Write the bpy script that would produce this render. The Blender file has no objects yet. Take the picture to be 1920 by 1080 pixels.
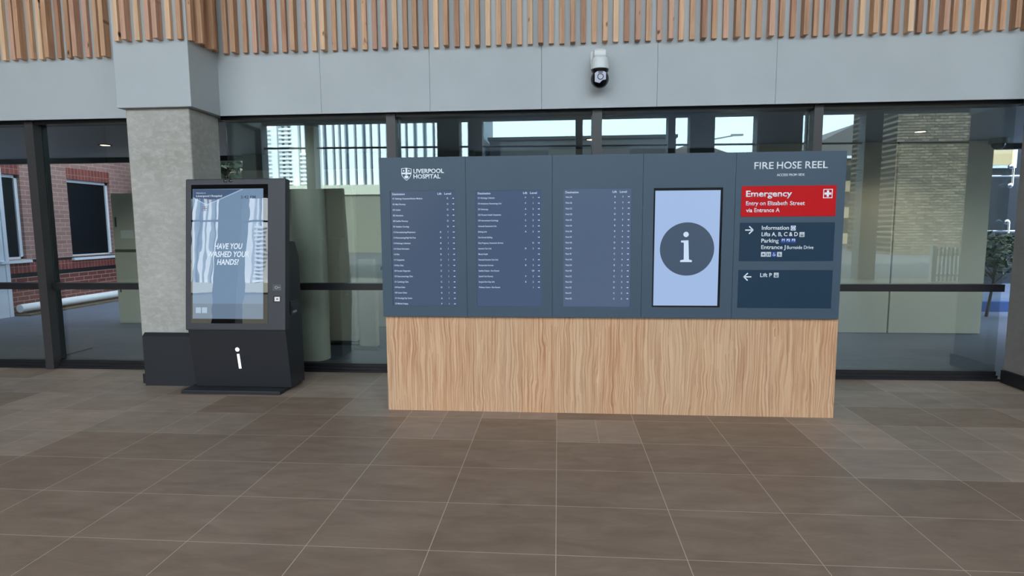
import bpy, bmesh, math, random
from mathutils import Vector, Matrix
random.seed(7)
S = bpy.context.scene
COL = S.collection
PI = math.pi

# ------------------------------------------------------------------ helpers
def C(r, g, b, a=1.0):
    f = lambda c: (c / 255 / 12.92) if c / 255 <= .04045 else ((c / 255 + .055) / 1.055) ** 2.4
    return (f(r), f(g), f(b), a)

class N:
    """tiny node-tree builder"""
    def __init__(s, name):
        s.m = bpy.data.materials.new(name); s.m.use_nodes = True
        s.t = s.m.node_tree; s.t.nodes.clear()
        s.out = s.t.nodes.new('ShaderNodeOutputMaterial')
    def n(s, typ, **kw):
        nd = s.t.nodes.new(typ)
        for k, v in kw.items():
            if k == 'inp':
                for i, x in v.items():
                    if isinstance(x, bpy.types.NodeSocket): s.t.links.new(x, nd.inputs[i])
                    else: nd.inputs[i].default_value = x
            else: setattr(nd, k, v)
        return nd
    def math(s, op, a, b=0.0, c=0.0):
        return s.n('ShaderNodeMath', operation=op, inp={0: a, 1: b, 2: c}).outputs[0]
    def mix(s, f, a, b, bt='MIX'):
        nd = s.n('ShaderNodeMix', data_type='RGBA', blend_type=bt)
        for i, x in ((0, f), (6, a), (7, b)):
            if isinstance(x, bpy.types.NodeSocket): s.t.links.new(x, nd.inputs[i])
            else: nd.inputs[i].default_value = x
        return nd.outputs[2]
    def pos(s): return s.n('ShaderNodeNewGeometry').outputs['Position']
    def obj(s): return s.n('ShaderNodeTexCoord').outputs['Object']
    def xyz(s, v):
        nd = s.n('ShaderNodeSeparateXYZ', inp={0: v}); return nd.outputs
    def cmb(s, x=0.0, y=0.0, z=0.0): return s.n('ShaderNodeCombineXYZ', inp={0: x, 1: y, 2: z}).outputs[0]
    def scale(s, v, sx, sy, sz):
        return s.n('ShaderNodeVectorMath', operation='MULTIPLY', inp={0: v, 1: (sx, sy, sz)}).outputs[0]
    def noise(s, v, sc=5.0, det=4.0, rough=.55, dist=0.0):
        return s.n('ShaderNodeTexNoise', inp={'Vector': v, 'Scale': sc, 'Detail': det, 'Roughness': rough, 'Distortion': dist}).outputs[0]
    def ramp(s, f, stops):
        nd = s.n('ShaderNodeValToRGB', inp={0: f}); e = nd.color_ramp.elements
        while len(e) < len(stops): e.new(.5)
        for k, (p, c) in enumerate(stops): e[k].position = p; e[k].color = c
        return nd.outputs[0]
    def bsdf(s, col, rough=.5, metal=0.0, spec=.5, bump=None, bs=.1, **kw):
        p = s.n('ShaderNodeBsdfPrincipled', inp={'Base Color': col, 'Roughness': rough, 'Metallic': metal, 'Specular IOR Level': spec})
        for k, v in kw.items(): p.inputs[k.replace('_', ' ')].default_value = v
        if bump is not None:
            b = s.n('ShaderNodeBump', inp={'Strength': bs, 'Distance': .02, 'Height': bump})
            s.t.links.new(b.outputs[0], p.inputs['Normal'])
        s.t.links.new(p.outputs[0], s.out.inputs[0]); return s.m

def plain(name, col, rough=.5, metal=0.0, spec=.5, var=0.0, vs=4.0):
    k = N(name)
    if var:
        f = k.noise(k.pos(), vs, 5)
        lo = tuple(c * (1 - var) for c in col[:3]) + (1,); hi = tuple(min(1, c * (1 + var)) for c in col[:3]) + (1,)
        return k.bsdf(k.ramp(f, [(.3, lo), (.7, hi)]), rough, metal, spec)
    return k.bsdf(col, rough, metal, spec)

def glow(name, col, st=1.0):
    k = N(name); e = k.n('ShaderNodeEmission', inp={0: col, 1: st}); k.t.links.new(e.outputs[0], k.out.inputs[0]); return k.m

class MB:
    """collects solids in world coordinates, then links them as ONE mesh object"""
    def __init__(s): s.b = bmesh.new()
    def box(s, x0, x1, y0, y1, z0, z1, bev=0.0, f=None):
        vs = [s.b.verts.new((x, y, z)) for z in (z0, z1) for y in (y0, y1) for x in (x0, x1)]
        fs = [s.b.faces.new([vs[i] for i in q]) for q in ((0, 2, 3, 1), (4, 5, 7, 6), (0, 1, 5, 4), (2, 6, 7, 3), (0, 4, 6, 2), (1, 3, 7, 5))]
        if bev:
            es = list({e for q in fs for e in q.edges})
            bmesh.ops.bevel(s.b, geom=es, offset=bev, segments=2, profile=.5, affect='EDGES')
        return s
    def prism(s, pts, d0, d1, axis='x', bev=0.0):
        """polygon pts extruded along axis; axis x: pts=(y,z); axis y: pts=(x,z); axis z: pts=(x,y)"""
        P = {'x': lambda p, d: (d, p[0], p[1]), 'y': lambda p, d: (p[0], d, p[1]), 'z': lambda p, d: (p[0], p[1], d)}[axis]
        a = [s.b.verts.new(P(p, d0)) for p in pts]; b = [s.b.verts.new(P(p, d1)) for p in pts]
        n = len(pts); fs = [s.b.faces.new(a), s.b.faces.new(b[::-1])]
        fs += [s.b.faces.new((a[(i + 1) % n], a[i], b[i], b[(i + 1) % n])) for i in range(n)]
        if bev:
            bmesh.ops.bevel(s.b, geom=list({e for q in fs for e in q.edges}), offset=bev, segments=2, profile=.5, affect='EDGES')
        return s
    def cyl(s, p0, p1, r0, r1=None, n=20):
        p0, p1 = Vector(p0), Vector(p1); r1 = r0 if r1 is None else r1
        d = (p1 - p0).normalized(); u = d.orthogonal().normalized(); w = d.cross(u)
        ring = lambda p, r: [s.b.verts.new(p + u * r * math.cos(2 * PI * i / n) + w * r * math.sin(2 * PI * i / n)) for i in range(n)]
        a, b = ring(p0, r0), ring(p1, r1)
        s.b.faces.new(a[::-1]); s.b.faces.new(b)
        for i in range(n): s.b.faces.new((a[i], a[(i + 1) % n], b[(i + 1) % n], b[i]))
        return s
    def lathe(s, prof, c, n=32):
        """prof: (r, z) pairs about a vertical axis through c"""
        rings = []
        for r, z in prof:
            rings.append([s.b.verts.new((c[0] + r * math.cos(2 * PI * i / n), c[1] + r * math.sin(2 * PI * i / n), c[2] + z)) for i in range(n)] if r > 1e-6 else [s.b.verts.new((c[0], c[1], c[2] + z))])
        for a, b in zip(rings, rings[1:]):
            for i in range(n):
                j = (i + 1) % n
                q = [a[i % len(a)], a[j % len(a)], b[j % len(b)], b[i % len(b)]]
                q = [v for k, v in enumerate(q) if v not in q[:k]]
                if len(q) > 2:
                    try: s.b.faces.new(q)
                    except ValueError: pass
        return s
    def sphere(s, c, r, n=16, sz=(1, 1, 1)):
        m = Matrix.Translation(c) @ Matrix.Diagonal((r * sz[0], r * sz[1], r * sz[2], 1))
        bmesh.ops.create_uvsphere(s.b, u_segments=n, v_segments=n // 2, radius=1, matrix=m); return s
    def leaves(s, c, rad, count, size, rnd, squash=(1, 1, 1)):
        for _ in range(count):
            d = Vector((rnd.gauss(0, 1), rnd.gauss(0, 1), rnd.gauss(0, 1))).normalized() * rad * rnd.uniform(.35, 1) ** .6
            p = Vector(c) + Vector((d.x * squash[0], d.y * squash[1], d.z * squash[2]))
            u = Vector((rnd.gauss(0, 1), rnd.gauss(0, 1), rnd.gauss(0, .6))).normalized(); w = u.orthogonal().normalized()
            w.rotate(Matrix.Rotation(rnd.uniform(0, 2 * PI), 3, u)); q = size * rnd.uniform(.6, 1.3)
            v = [s.b.verts.new(p + x) for x in (-u * q, -w * q * .4 + u * q * .1, u * q, w * q * .4 + u * q * .1)]
            s.b.faces.new(v)
        return s
    def mapped(s, fn):
        for v in s.b.verts: v.co = fn(v.co)
        return s
    def build(s, name, mat, parent=None, origin=None, smooth=False):
        bmesh.ops.recalc_face_normals(s.b, faces=s.b.faces[:])
        if origin is not None:
            bmesh.ops.translate(s.b, vec=-Vector(origin), verts=s.b.verts[:])
        me = bpy.data.meshes.new(name); s.b.to_mesh(me); s.b.free()
        if smooth:
            for p in me.polygons: p.use_smooth = True
            try: me.set_sharp_from_angle(angle=math.radians(40))
            except Exception: pass
        me.materials.append(mat)
        return link(name, me, parent, origin)

def link(name, me, parent=None, origin=None):
    o = bpy.data.objects.new(name, me); COL.objects.link(o)
    if origin is not None: o.location = origin
    if parent is not None:
        o.parent = parent
        if parent.type == 'EMPTY': o.matrix_parent_inverse = Matrix.Translation(-Vector(parent.location))
    return o

def tag(o, label, cat, group=None):
    o['label'] = label; o['category'] = cat
    if group: o['group'] = group
    return o

def thing(name, label, cat, loc, group=None):
    o = bpy.data.objects.new(name, None); COL.objects.link(o); o.location = loc
    o.empty_display_size = .2
    return tag(o, label, cat, group)

def struct(o): o['kind'] = 'structure'; return o

# ------------------------------------------------------------------ camera
CAM = Vector((0, 0, 1.6))
FPX = 1100.835
RV = (Vector((0.99694, 0.07793, -0.00627)), Vector((0.00183, -0.10499, -0.99447)), Vector((-0.0775, 0.99186, -0.10505)))
_x, _y, _z = RV[0].normalized(), RV[1].normalized(), RV[2].normalized()
cam = bpy.data.cameras.new('camera'); cam.sensor_width = 36; cam.lens = FPX * 36 / 1920; cam.clip_start = .05; cam.clip_end = 500
co = bpy.data.objects.new('camera', cam); COL.objects.link(co)
zb = -_z; xb = _x; yb = zb.cross(xb)
co.matrix_world = Matrix(((xb.x, yb.x, zb.x, CAM.x), (xb.y, yb.y, zb.y, CAM.y), (xb.z, yb.z, zb.z, CAM.z), (0, 0, 0, 1)))
S.camera = co

def ray(px, py): return _x * ((px - 960) / FPX) + _y * ((py - 540) / FPX) + _z
def at_y(px, py, Y):                # survey: where a sight line of the photo meets the upright plane y = Y
    d = ray(px, py); return CAM + d * (Y / d.y)
def on_plane(px, py, p, n):
    d = ray(px, py); return CAM + d * ((Vector(p) - CAM).dot(n) / d.dot(n))

# ------------------------------------------------------------------ lettering
def _txt(body, shear=0.0, bold=0.0):
    cu = bpy.data.curves.new('t', 'FONT'); cu.body = body; cu.size = 1.0; cu.shear = shear; cu.offset = bold; cu.resolution_u = 3
    ob = bpy.data.objects.new('t', cu); COL.objects.link(ob)
    dg = bpy.context.evaluated_depsgraph_get(); me = bpy.data.meshes.new_from_object(ob.evaluated_get(dg))
    bpy.data.objects.remove(ob); bpy.data.curves.remove(cu); return me
_h = _txt('H'); CAPH = max(v.co.y for v in _h.vertices); bpy.data.meshes.remove(_h)

class Sheet:
    """flat lettering and pictograms with a real (thin) thickness, laid out in (u, v) and mapped into the world"""
    def __init__(s, fn, th=.0012): s.b = bmesh.new(); s.fn = fn; s.th = th
    def text(s, body, u0, v0, cap, u1=None, align='l', shear=0.0, bold=0.0, kx=None):
        me = _txt(body, shear, bold); xs = [v.co.x for v in me.vertices]
        if not xs: return 1.0
        a, b = min(xs), max(xs); ky = cap / CAPH
        if kx is None: kx = (u1 - u0) / (b - a) if u1 is not None else ky
        off = {'l': u0 - a * kx, 'c': u0 - (a + b) / 2 * kx, 'r': u0 - b * kx}[align]
        t = bmesh.new(); t.from_mesh(me); bpy.data.meshes.remove(me)
        for v in t.verts: v.co = (off + v.co.x * kx, v0 + v.co.y * ky, 0)
        tmp = bpy.data.meshes.new('x'); t.to_mesh(tmp); t.free(); s.b.from_mesh(tmp); bpy.data.meshes.remove(tmp)
        return kx
    def poly(s, pts): s.b.faces.new([s.b.verts.new((p[0], p[1], 0)) for p in pts]); return s
    def rect(s, u0, u1, v0, v1): return s.poly(((u0, v0), (u1, v0), (u1, v1), (u0, v1)))
    def frame(s, u0, u1, v0, v1, t):
        s.rect(u0, u1, v0, v0 + t); s.rect(u0, u1, v1 - t, v1); s.rect(u0, u0 + t, v0 + t, v1 - t); s.rect(u1 - t, u1, v0 + t, v1 - t); return s
    def disc(s, u, v, r, n=40): return s.poly([(u + r * math.cos(2 * PI * i / n), v + r * math.sin(2 * PI * i / n)) for i in range(n)])
    def ring(s, u, v, r0, r1, n=32, a0=0, a1=2 * PI):
        P = lambda r, i: (u + r * math.cos(a0 + (a1 - a0) * i / n), v + r * math.sin(a0 + (a1 - a0) * i / n))
        for i in range(n): s.poly((P(r0, i), P(r1, i), P(r1, i + 1), P(r0, i + 1)))
        return s
    def bar(s, p, q, w):
        d = Vector((q[0] - p[0], q[1] - p[1])).normalized(); n = Vector((-d.y, d.x)) * w / 2
        return s.poly(((p[0] + n.x, p[1] + n.y), (p[0] - n.x, p[1] - n.y), (q[0] - n.x, q[1] - n.y), (q[0] + n.x, q[1] + n.y)))
    def build(s, name, mat, parent):
        bmesh.ops.remove_doubles(s.b, verts=s.b.verts[:], dist=1e-6)
        r = bmesh.ops.extrude_face_region(s.b, geom=s.b.faces[:])
        for v in [g for g in r['geom'] if isinstance(g, bmesh.types.BMVert)]: v.co.z = s.th
        for v in s.b.verts: v.co = s.fn(v.co.x, v.co.y, v.co.z)
        m = MB(); m.b.free(); m.b = s.b
        return m.build(name, mat, parent)

def word(fn, parent, mat, name, *a, th=.0012, **k):
    t = Sheet(fn, th); t.text(*a, **k); return t.build(name, mat, parent)

def face_y(Y): return lambda u, v, w: Vector((u, Y - w, v))       # a sheet on an upright face that looks towards -y

# ------------------------------------------------------------------ materials
def mat_floor():
    k = N('porcelain_tile'); p = k.xyz(k.pos())
    u = k.math('DIVIDE', k.math('SUBTRACT', p[0], -.0067), .6299)
    v = k.math('DIVIDE', k.math('SUBTRACT', p[1], 4.2422), .50653)
    iu, iv = k.math('FLOOR', u), k.math('FLOOR', v)
    fu, fv = k.math('FRACT', u), k.math('FRACT', v)
    gt = lambda a, b: k.math('GREATER_THAN', a, b); lt = lambda a, b: k.math('LESS_THAN', a, b); eq = lambda a, b: k.math('COMPARE', a, b, .4)
    mul = lambda a, b: k.math('MULTIPLY', a, b); mx = lambda *q: q[0] if len(q) == 1 else k.math('MAXIMUM', q[0], mx(*q[1:]))
    wl = k.n('ShaderNodeTexWhiteNoise', noise_dimensions='3D', inp={0: k.cmb(iu, iv, 11.3)}).outputs[0]
    row0 = mul(eq(iv, 0.0), mx(eq(iu, -2.0), eq(iu, 0.0), gt(iu, 2.5), lt(iu, -4.5)))        # pale tiles laid among the brown ones
    row_1 = mul(eq(iv, -1.0), mx(gt(iu, 2.5), lt(iu, -6.5)))
    rest = mul(gt(iv, .5), gt(wl, .3))
    busy = mx(row0, row_1, rest)
    wn = k.n('ShaderNodeTexWhiteNoise', noise_dimensions='3D', inp={0: k.cmb(iu, iv, 3.7)}).outputs[0]
    half = k.math('MULTIPLY', k.math('GREATER_THAN', wn, .45), busy)
    hu = k.math('MULTIPLY', k.math('FLOOR', k.math('MULTIPLY', fu, 2.0)), half)
    wn2 = k.n('ShaderNodeTexWhiteNoise', noise_dimensions='3D', inp={0: k.cmb(iu, iv, hu)}).outputs[0]
    fu2 = k.math('FRACT', k.math('MULTIPLY', u, 2.0))
    def edge(f, w): return k.math('LESS_THAN', k.math('MINIMUM', f, k.math('SUBTRACT', 1.0, f)), w)
    g = k.math('MAXIMUM', edge(fu, .0028), edge(fv, .0035))
    g = k.math('MAXIMUM', g, k.math('MULTIPLY', edge(fu2, .0045), half))
    st = k.noise(k.scale(k.pos(), 1.0, 3.2, 1.0), 2.6, 8, .62, .6)
    base = k.ramp(st, [(.25, C(109, 90, 75)), (.55, C(126, 107, 90)), (.8, C(140, 121, 104))])
    pale = k.ramp(st, [(.25, C(126, 108, 94)), (.55, C(142, 124, 109)), (.8, C(154, 136, 121))])
    base = k.mix(busy, base, pale)
    amp = k.math('ADD', .10, k.math('MULTIPLY', busy, .16))
    sh = k.math('ADD', 1.0, k.math('MULTIPLY', k.math('SUBTRACT', wn2, .42), amp))
    cc = k.n('ShaderNodeVectorMath', operation='SCALE', inp={0: base}); k.t.links.new(sh, cc.inputs['Scale'])
    col = k.mix(g, cc.outputs[0], C(188, 172, 152))
    rgh = k.math('ADD', .40, k.math('MULTIPLY', k.noise(k.pos(), 7, 4), .16))
    return k.bsdf(col, rgh, spec=.42, bump=k.math('SUBTRACT', k.math('MULTIPLY', st, .3), g), bs=.06)

def mat_laminate():
    k = N('timber_laminate'); p = k.xyz(k.pos())
    wob = k.noise(k.cmb(k.math('MULTIPLY', p[0], 5.0), 0.0, k.math('MULTIPLY', p[2], 1.9)), 1.0, 2, .45, .8)
    x = k.math('ADD', p[0], k.math('MULTIPLY', wob, .075))
    g1 = k.noise(k.cmb(k.math('MULTIPLY', x, 58.0), 0.0, k.math('MULTIPLY', p[2], 1.2)), 1.0, 5, .62)
    g2 = k.noise(k.cmb(k.math('MULTIPLY', x, 190.0), 3.0, k.math('MULTIPLY', p[2], 2.2)), 1.0, 3, .6)
    g3 = k.noise(k.cmb(k.math('MULTIPLY', p[0], 1.6), 9.0, k.math('MULTIPLY', p[2], .25)), 1.0, 2, .5)
    f = k.math('ADD', k.math('MULTIPLY', g1, .75), k.math('MULTIPLY', g2, .25))
    c = k.ramp(f, [(.32, C(146, 96, 66)), (.42, C(182, 132, 96)), (.54, C(208, 166, 128)), (.72, C(218, 182, 146))])
    c2 = k.mix(k.ramp(g3, [(.42, (0, 0, 0, 1)), (.60, (1, 1, 1, 1))]), c, C(204, 178, 146))
    c3 = k.mix(.36, c, c2)
    # fine dark growth lines
    seg = k.noise(k.cmb(k.math('MULTIPLY', p[0], 9.0), 5.0, k.math('MULTIPLY', p[2], 1.4)), 1.0, 2, .5)
    w = k.math('FRACT', k.math('MULTIPLY', x, 44.0)); line = k.math('MULTIPLY', k.math('LESS_THAN', w, .13), k.math('GREATER_THAN', seg, .47))
    c4 = k.mix(k.math('MULTIPLY', line, .60), c3, C(132, 82, 56))
    return k.bsdf(c4, .45, spec=.35)

def mat_batten(name, lo, hi):
    k = N(name); o = k.obj(); r = k.n('ShaderNodeObjectInfo').outputs['Random']
    p = k.xyz(o); off = k.math('MULTIPLY', r, 53.0)
    v = k.cmb(k.math('ADD', k.math('MULTIPLY', p[0], 46.0), off), k.math('ADD', k.math('MULTIPLY', p[1], 30.0), off), k.math('ADD', k.math('MULTIPLY', p[2], 1.6), off))
    g = k.noise(v, 1.0, 5, .6, 1.0)
    c = k.ramp(g, [(.3, lo), (.62, hi)])
    kn = k.noise(k.cmb(k.math('ADD', k.math('MULTIPLY', p[0], 18.0), off), off, k.math('ADD', k.math('MULTIPLY', p[2], 5.0), off)), 1.0, 2, .5)
    c = k.mix(k.ramp(kn, [(.70, (0, 0, 0, 1)), (.76, (1, 1, 1, 1))]), c, C(70, 42, 30))
    t = k.math('ADD', .86, k.math('MULTIPLY', r, .28))
    cc = k.n('ShaderNodeVectorMath', operation='SCALE', inp={0: c}); k.t.links.new(t, cc.inputs['Scale'])
    return k.bsdf(cc.outputs[0], .55, spec=.3)

def mat_concrete(name, lo, hi, pale):
    k = N(name); p = k.pos()
    a = k.noise(p, 1.7, 6, .6, .4); b = k.noise(k.scale(p, 1, 1, 1.7), 12.0, 8, .74, .2)
    c = k.ramp(a, [(.3, lo), (.7, hi)])
    c = k.mix(k.ramp(b, [(.46, (0, 0, 0, 1)), (.72, (.7, .7, .7, 1))]), c, pale)
    return k.bsdf(c, .65, spec=.3, bump=b, bs=.08)

def mat_brick(name, c1, c2, mortar, axis='yz', bw=.24, rh=.086, vert=False):
    k = N(name); p = k.xyz(k.pos()); h = p[1] if axis == 'yz' else p[0]
    v = k.cmb(h, p[2], 0.0) if not vert else k.cmb(p[2], h, 0.0)
    b = k.n('ShaderNodeTexBrick', inp={'Vector': v, 'Color1': c1, 'Color2': c2, 'Mortar': mortar, 'Scale': 1.0, 'Mortar Size': .006 if axis == 'yz' else .014, 'Bias': 0.0, 'Brick Width': bw, 'Row Height': rh})
    if vert: b.offset = 0.0
    return k.bsdf(b.outputs[0], .8, spec=.2, bump=b.outputs[1], bs=-.2)

def mat_glass(name, tint, ior=1.75):
    k = N(name)
    tr = k.n('ShaderNodeBsdfTransparent', inp={0: tint}); gl = k.n('ShaderNodeBsdfAnisotropic', inp={0: (.80, .97, 1, 1), 1: 0.0})       # faint cyan coating
    bf = k.n('ShaderNodeNewGeometry').outputs['Backfacing']          # both faces of the pane mirror like an outer face
    io = k.math('ADD', ior, k.math('MULTIPLY', bf, 1 / ior - ior))
    fr = k.n('ShaderNodeFresnel', inp={0: io}); mx = k.n('ShaderNodeMixShader', inp={0: fr.outputs[0], 1: tr.outputs[0], 2: gl.outputs[0]})
    k.t.links.new(mx.outputs[0], k.out.inputs[0]); return k.m

def mat_screen(name, col, st, ior=1.5, wave=0.0, grad=None):
    """a lit display behind glossy cover glass"""
    k = N(name); e = k.n('ShaderNodeEmission', inp={0: col, 1: st})
    gl = k.n('ShaderNodeBsdfAnisotropic', inp={0: (1, 1, 1, 1), 1: .22 if not wave else .0})
    fr = k.n('ShaderNodeFresnel', inp={0: ior})
    if wave:
        p = k.scale(k.pos(), 1.0, 1.0, .7); h = k.noise(p, 7.0, 1, .4)
        b = k.n('ShaderNodeBump', inp={'Strength': wave, 'Distance': .02, 'Height': h})
        k.t.links.new(b.outputs[0], gl.inputs['Normal']); k.t.links.new(b.outputs[0], fr.inputs['Normal'])
    mx = k.n('ShaderNodeMixShader', inp={0: fr.outputs[0], 1: e.outputs[0], 2: gl.outputs[0]})
    k.t.links.new(mx.outputs[0], k.out.inputs[0]); return k.m

M = dict(
    floor=mat_floor(), laminate=mat_laminate(),
    fascia=plain('fascia_panel', C(178, 182, 182), .55, var=.04, vs=1.5),
    column=mat_concrete('trowelled_concrete', C(158, 154, 144), C(176, 172, 163), C(196, 195, 187)),
    column2=mat_concrete('brown_render', C(126, 118, 112), C(140, 132, 126), C(146, 138, 132)),
    frame=plain('bronze_aluminium', C(54, 50, 50), .4, .0), frame_dark=plain('black_aluminium', C(20, 20, 23), .4),
    glass=mat_glass('tinted_glazing', (.85, .88, .87, 1), 2.1),
    clear=mat_glass('clear_glass', (.92, .95, .97, 1), 1.5),
    navy=plain('slate_blue_paint', C(58, 76, 91), .5, var=.03, vs=2), navy_body=plain('slate_blue_body', C(54, 70, 84), .5),
    plate=plain('deep_navy_panel', C(27, 52, 72), .5, spec=.25), red=plain('signal_red_panel', C(192, 8, 14), .5, spec=.2),
    white=plain('white_lettering', C(232, 236, 238), .5), grey_icon=plain('grey_lettering', C(206, 212, 214), .5),
    blue_icon=plain('parking_blue', C(22, 66, 150), .5), ink=plain('dark_pictogram', C(62, 74, 86), .5),
    black=plain('black_powder_coat', C(33, 34, 38), .45), char=plain('charcoal_powder_coat', C(54, 54, 58), .5),
    gloss_black=plain('gloss_black', C(14, 14, 17), .12), jet=plain('jet_black', C(9, 9, 11), .3),
    skirt=plain('black_skirting', C(24, 24, 27), .4),
    cctv=plain('off_white_plastic', C(222, 224, 222), .4), lens=plain('grey_lens_plate', C(176, 172, 190), .25),
    slab=plain('outdoor_paving', C(88, 98, 118), .6, var=.12, vs=1.2),
    soffit=plain('grey_soffit_sheet', C(150, 158, 172), .5), ceil=plain('porch_ceiling', C(128, 116, 106), .6),
    olive=plain('olive_grey_panel', C(200, 198, 180), .35, var=.03, vs=1), olive_d=plain('dark_olive_frieze', C(92, 94, 86), .5),
    joint=plain('dark_joint', C(24, 25, 28), .6),
    wframe=plain('white_window_frame', C(214, 222, 236), .45), pipe=plain('white_plastic_pipe', C(222, 228, 234), .4),
    brick=mat_brick('red_brown_brick', C(140, 108, 104), C(156, 122, 116), C(176, 158, 154)),
    brick_red=mat_brick('dark_red_brick', C(104, 56, 56), C(118, 66, 64), C(170, 150, 140)),
    brick_sold=mat_brick('soldier_brick', C(116, 58, 58), C(132, 70, 66), C(150, 120, 110), bw=.3, rh=.086, vert=True),
    brick_tan=mat_brick('tan_brick', C(116, 104, 88), C(82, 74, 63), C(36, 33, 30), 'xz', .40, .14),
    dpane=plain('dark_window_pane', C(20, 23, 30), .12, spec=.15),
    mulch=plain('bark_mulch', C(92, 80, 66), .9, var=.4, vs=30),
    rib_w=plain('white_rib_cladding', C(236, 238, 240), .5), rib_g=plain('grey_rib_recess', C(112, 124, 138), .5),
    podium=plain('shaded_podium', C(120, 118, 104), .7), darkclad=plain('dark_cladding', C(44, 48, 54), .6),
    apt=plain('apartment_render', C(150, 132, 108), .8), roof=plain('roof_tiles', C(92, 88, 88), .8, var=.2, vs=6),
    asphalt=plain('asphalt', C(70, 70, 72), .9, var=.15, vs=3), pwall=plain('porch_side_wall', C(62, 58, 56), .7), pcol=plain('porch_concrete', C(120, 122, 124), .7),
    leaf=plain('dark_leaf', C(44, 62, 40), .6, var=.4, vs=9), leaf2=plain('mid_green_leaf', C(86, 112, 60), .6, var=.35, vs=7), bark=plain('bark', C(64, 54, 46), .9),
    steel=plain('stainless_steel', C(200, 204, 208), .18, 1.0), stone=plain('totem_panel', C(208, 200, 176), .4),
    facade=plain('dark_blue_facade', C(34, 38, 46), .5, spec=.2), bluebin=plain('blue_plastic', C(34, 70, 130), .5),
    fence=plain('white_plastic_fence', C(226, 230, 228), .5), lampgrey=plain('galvanised', C(120, 126, 130), .5),
    warm=glow('warm_downlight', (1, .78, .45, 1), 9.0), lit=glow('lit_window_light', (1, .88, .56, 1), 1.5), led=glow('lit_letter', (.95, 1, 1, 1), 1.6),
    paper=plain('white_paper', C(222, 230, 224), .7),
)

# ------------------------------------------------------------------ the setting
Y_F, Y_G = 6.10, 6.28                     # fascia face, glass face
struct(MB().box(-14, 12, -5.4, 6.36, -.2, 0).build('floor', M['floor']))
struct(MB().box(-60, 60, 6.36, 40, -.2, 0).build('ground_outside', M['slab']))
struct(MB().box(-120, 120, -120, -5.4, -.2, 0).build('road_outside', M['asphalt']))
struct(MB().box(-14.3, 12.3, -4.0, 6.4, 9.0, 9.3).build('ceiling', M['ceil']))
fw = MB(); seams = [-14.0] + [at_y(px, py, Y_F).x for px, py in ((600, 150), (805, 150), (1015, 150), (1232, 150), (1455, 140))] + [12.0]
xs = [seams[0], -4.32] + seams[1:]
for a, b in zip(xs, xs[1:]): fw.box(a + .0015, b - .0015, Y_F, Y_F + .02, 2.775, 9.0)
fw.box(-14, 12, Y_F + .02, 6.38, 2.80, 9.0)
struct(fw.build('wall_front', M['fascia']))
struct(MB().box(-14.3, -14, -5.4, 6.4, 0, 9.0).build('wall_left', M['pwall']))
struct(MB().box(12, 12.3, -5.4, 6.4, 0, 9.0).build('wall_right', M['pwall']))
# the porch opening behind the photographer
struct(MB().box(-14, 12, -5.4, -5.0, 4.72, 5.25).build('trim_1', M['pcol']))
for a, b in ((-14, -11.2), (-9.7, -9.0), (-7.62, -7.35), (-3.58, -2.93), (-2.64, -2.24), (.51, .71), (3.16, 3.36), (3.78, 4.47), (5.65, 6.9), (8.6, 9.07)):
    struct(MB().box(a, b, -5.4, -5.0, 0, 4.72).build('porch_post', M['pcol']))
struct(MB().cyl((-14, -5.2, 4.05), (12, -5.2, 3.86), .03, n=10).build('trim_2', M['frame_dark']))

# head box and column on the left, column on the right
struct(MB().box(-4.32, -3.555, 5.60, Y_F, 2.775, 9.0, bev=.004).build('trim_3', M['fascia']))
c = thing('concrete_column', 'square column of mottled pale grey concrete behind the black kiosk', 'column', (-3.94, 5.87, 0))
MB().box(-4.275, -3.615, 5.65, 6.16, .10, 2.775, bev=.015).build('shaft', M['column'], c)
MB().box(-4.285, -3.605, 5.64, 6.165, 0, .10).build('skirting', M['skirt'], c)
struct(MB().box(4.49, 5.3, 5.60, Y_F, 2.775, 9.0, bev=.004).build('trim_4', M['fascia']))
c = thing('concrete_column', 'brown-grey column edge beyond the pane right of the directory board', 'column', (4.86, 5.87, 0))
MB().box(4.47, 5.25, 5.65, 6.16, .13, 2.775, bev=.01).build('shaft', M['column2'], c)
MB().box(4.455, 5.265, 5.63, 6.165, 0, .13).build('skirting', M['skirt'], c)

# glazing bays
def bay(n, x0, x1, m0=None, m1=None):
    w = bpy.data.objects.new('window_%d' % n, None); COL.objects.link(w); w.location = ((x0 + x1) / 2, Y_G, 0); struct(w)
    MB().box(x0, x1, Y_G, Y_G + .012, .95, 2.76).build('upper_pane', M['glass'], w)
    MB().box(x0, x1, Y_G, Y_G + .012, .085, .95).build('lower_pane', M['glass'], w)
    MB().box(x0, x1, 6.235, 6.33, .912, .985).build('transom', M['frame_dark'], w)
    MB().box(x0, x1, 6.19, 6.36, 2.745, 2.80).build('head_frame', M['frame_dark'], w)
    MB().box(x0, x1, 6.20, 6.235, 0, .022).box(x0, x1, 6.235, 6.36, 0, .05).box(x0, x1, 6.262, 6.34, .05, .088).build('sill', M['frame_dark'], w)
    for m in (m0,):
        if m: MB().box(m[0], m[1], 6.17, 6.275, 0, 2.775).build('mullion', M['frame'], w)
        if m: MB().box(m[0] + .006, m[1] - .006, 6.275, 6.36, 0, 2.775).build('mullion_back', M['frame_dark'], w)
M1, M2, M3, M4 = (-5.855, -5.755), (-1.795, -1.70), (.347, .444), (2.527, 2.612)
bay(1, -7.9, M1[0]); bay(2, M1[1], -4.28, M1); bay(3, -3.61, M2[0]); bay(4, M2[1], M3[0], M2); bay(5, M3[1], M4[0], M3); bay(6, M4[1], 4.48, M4)
bay(7, -13.9, -7.99, (-7.99, -7.9)); 

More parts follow.
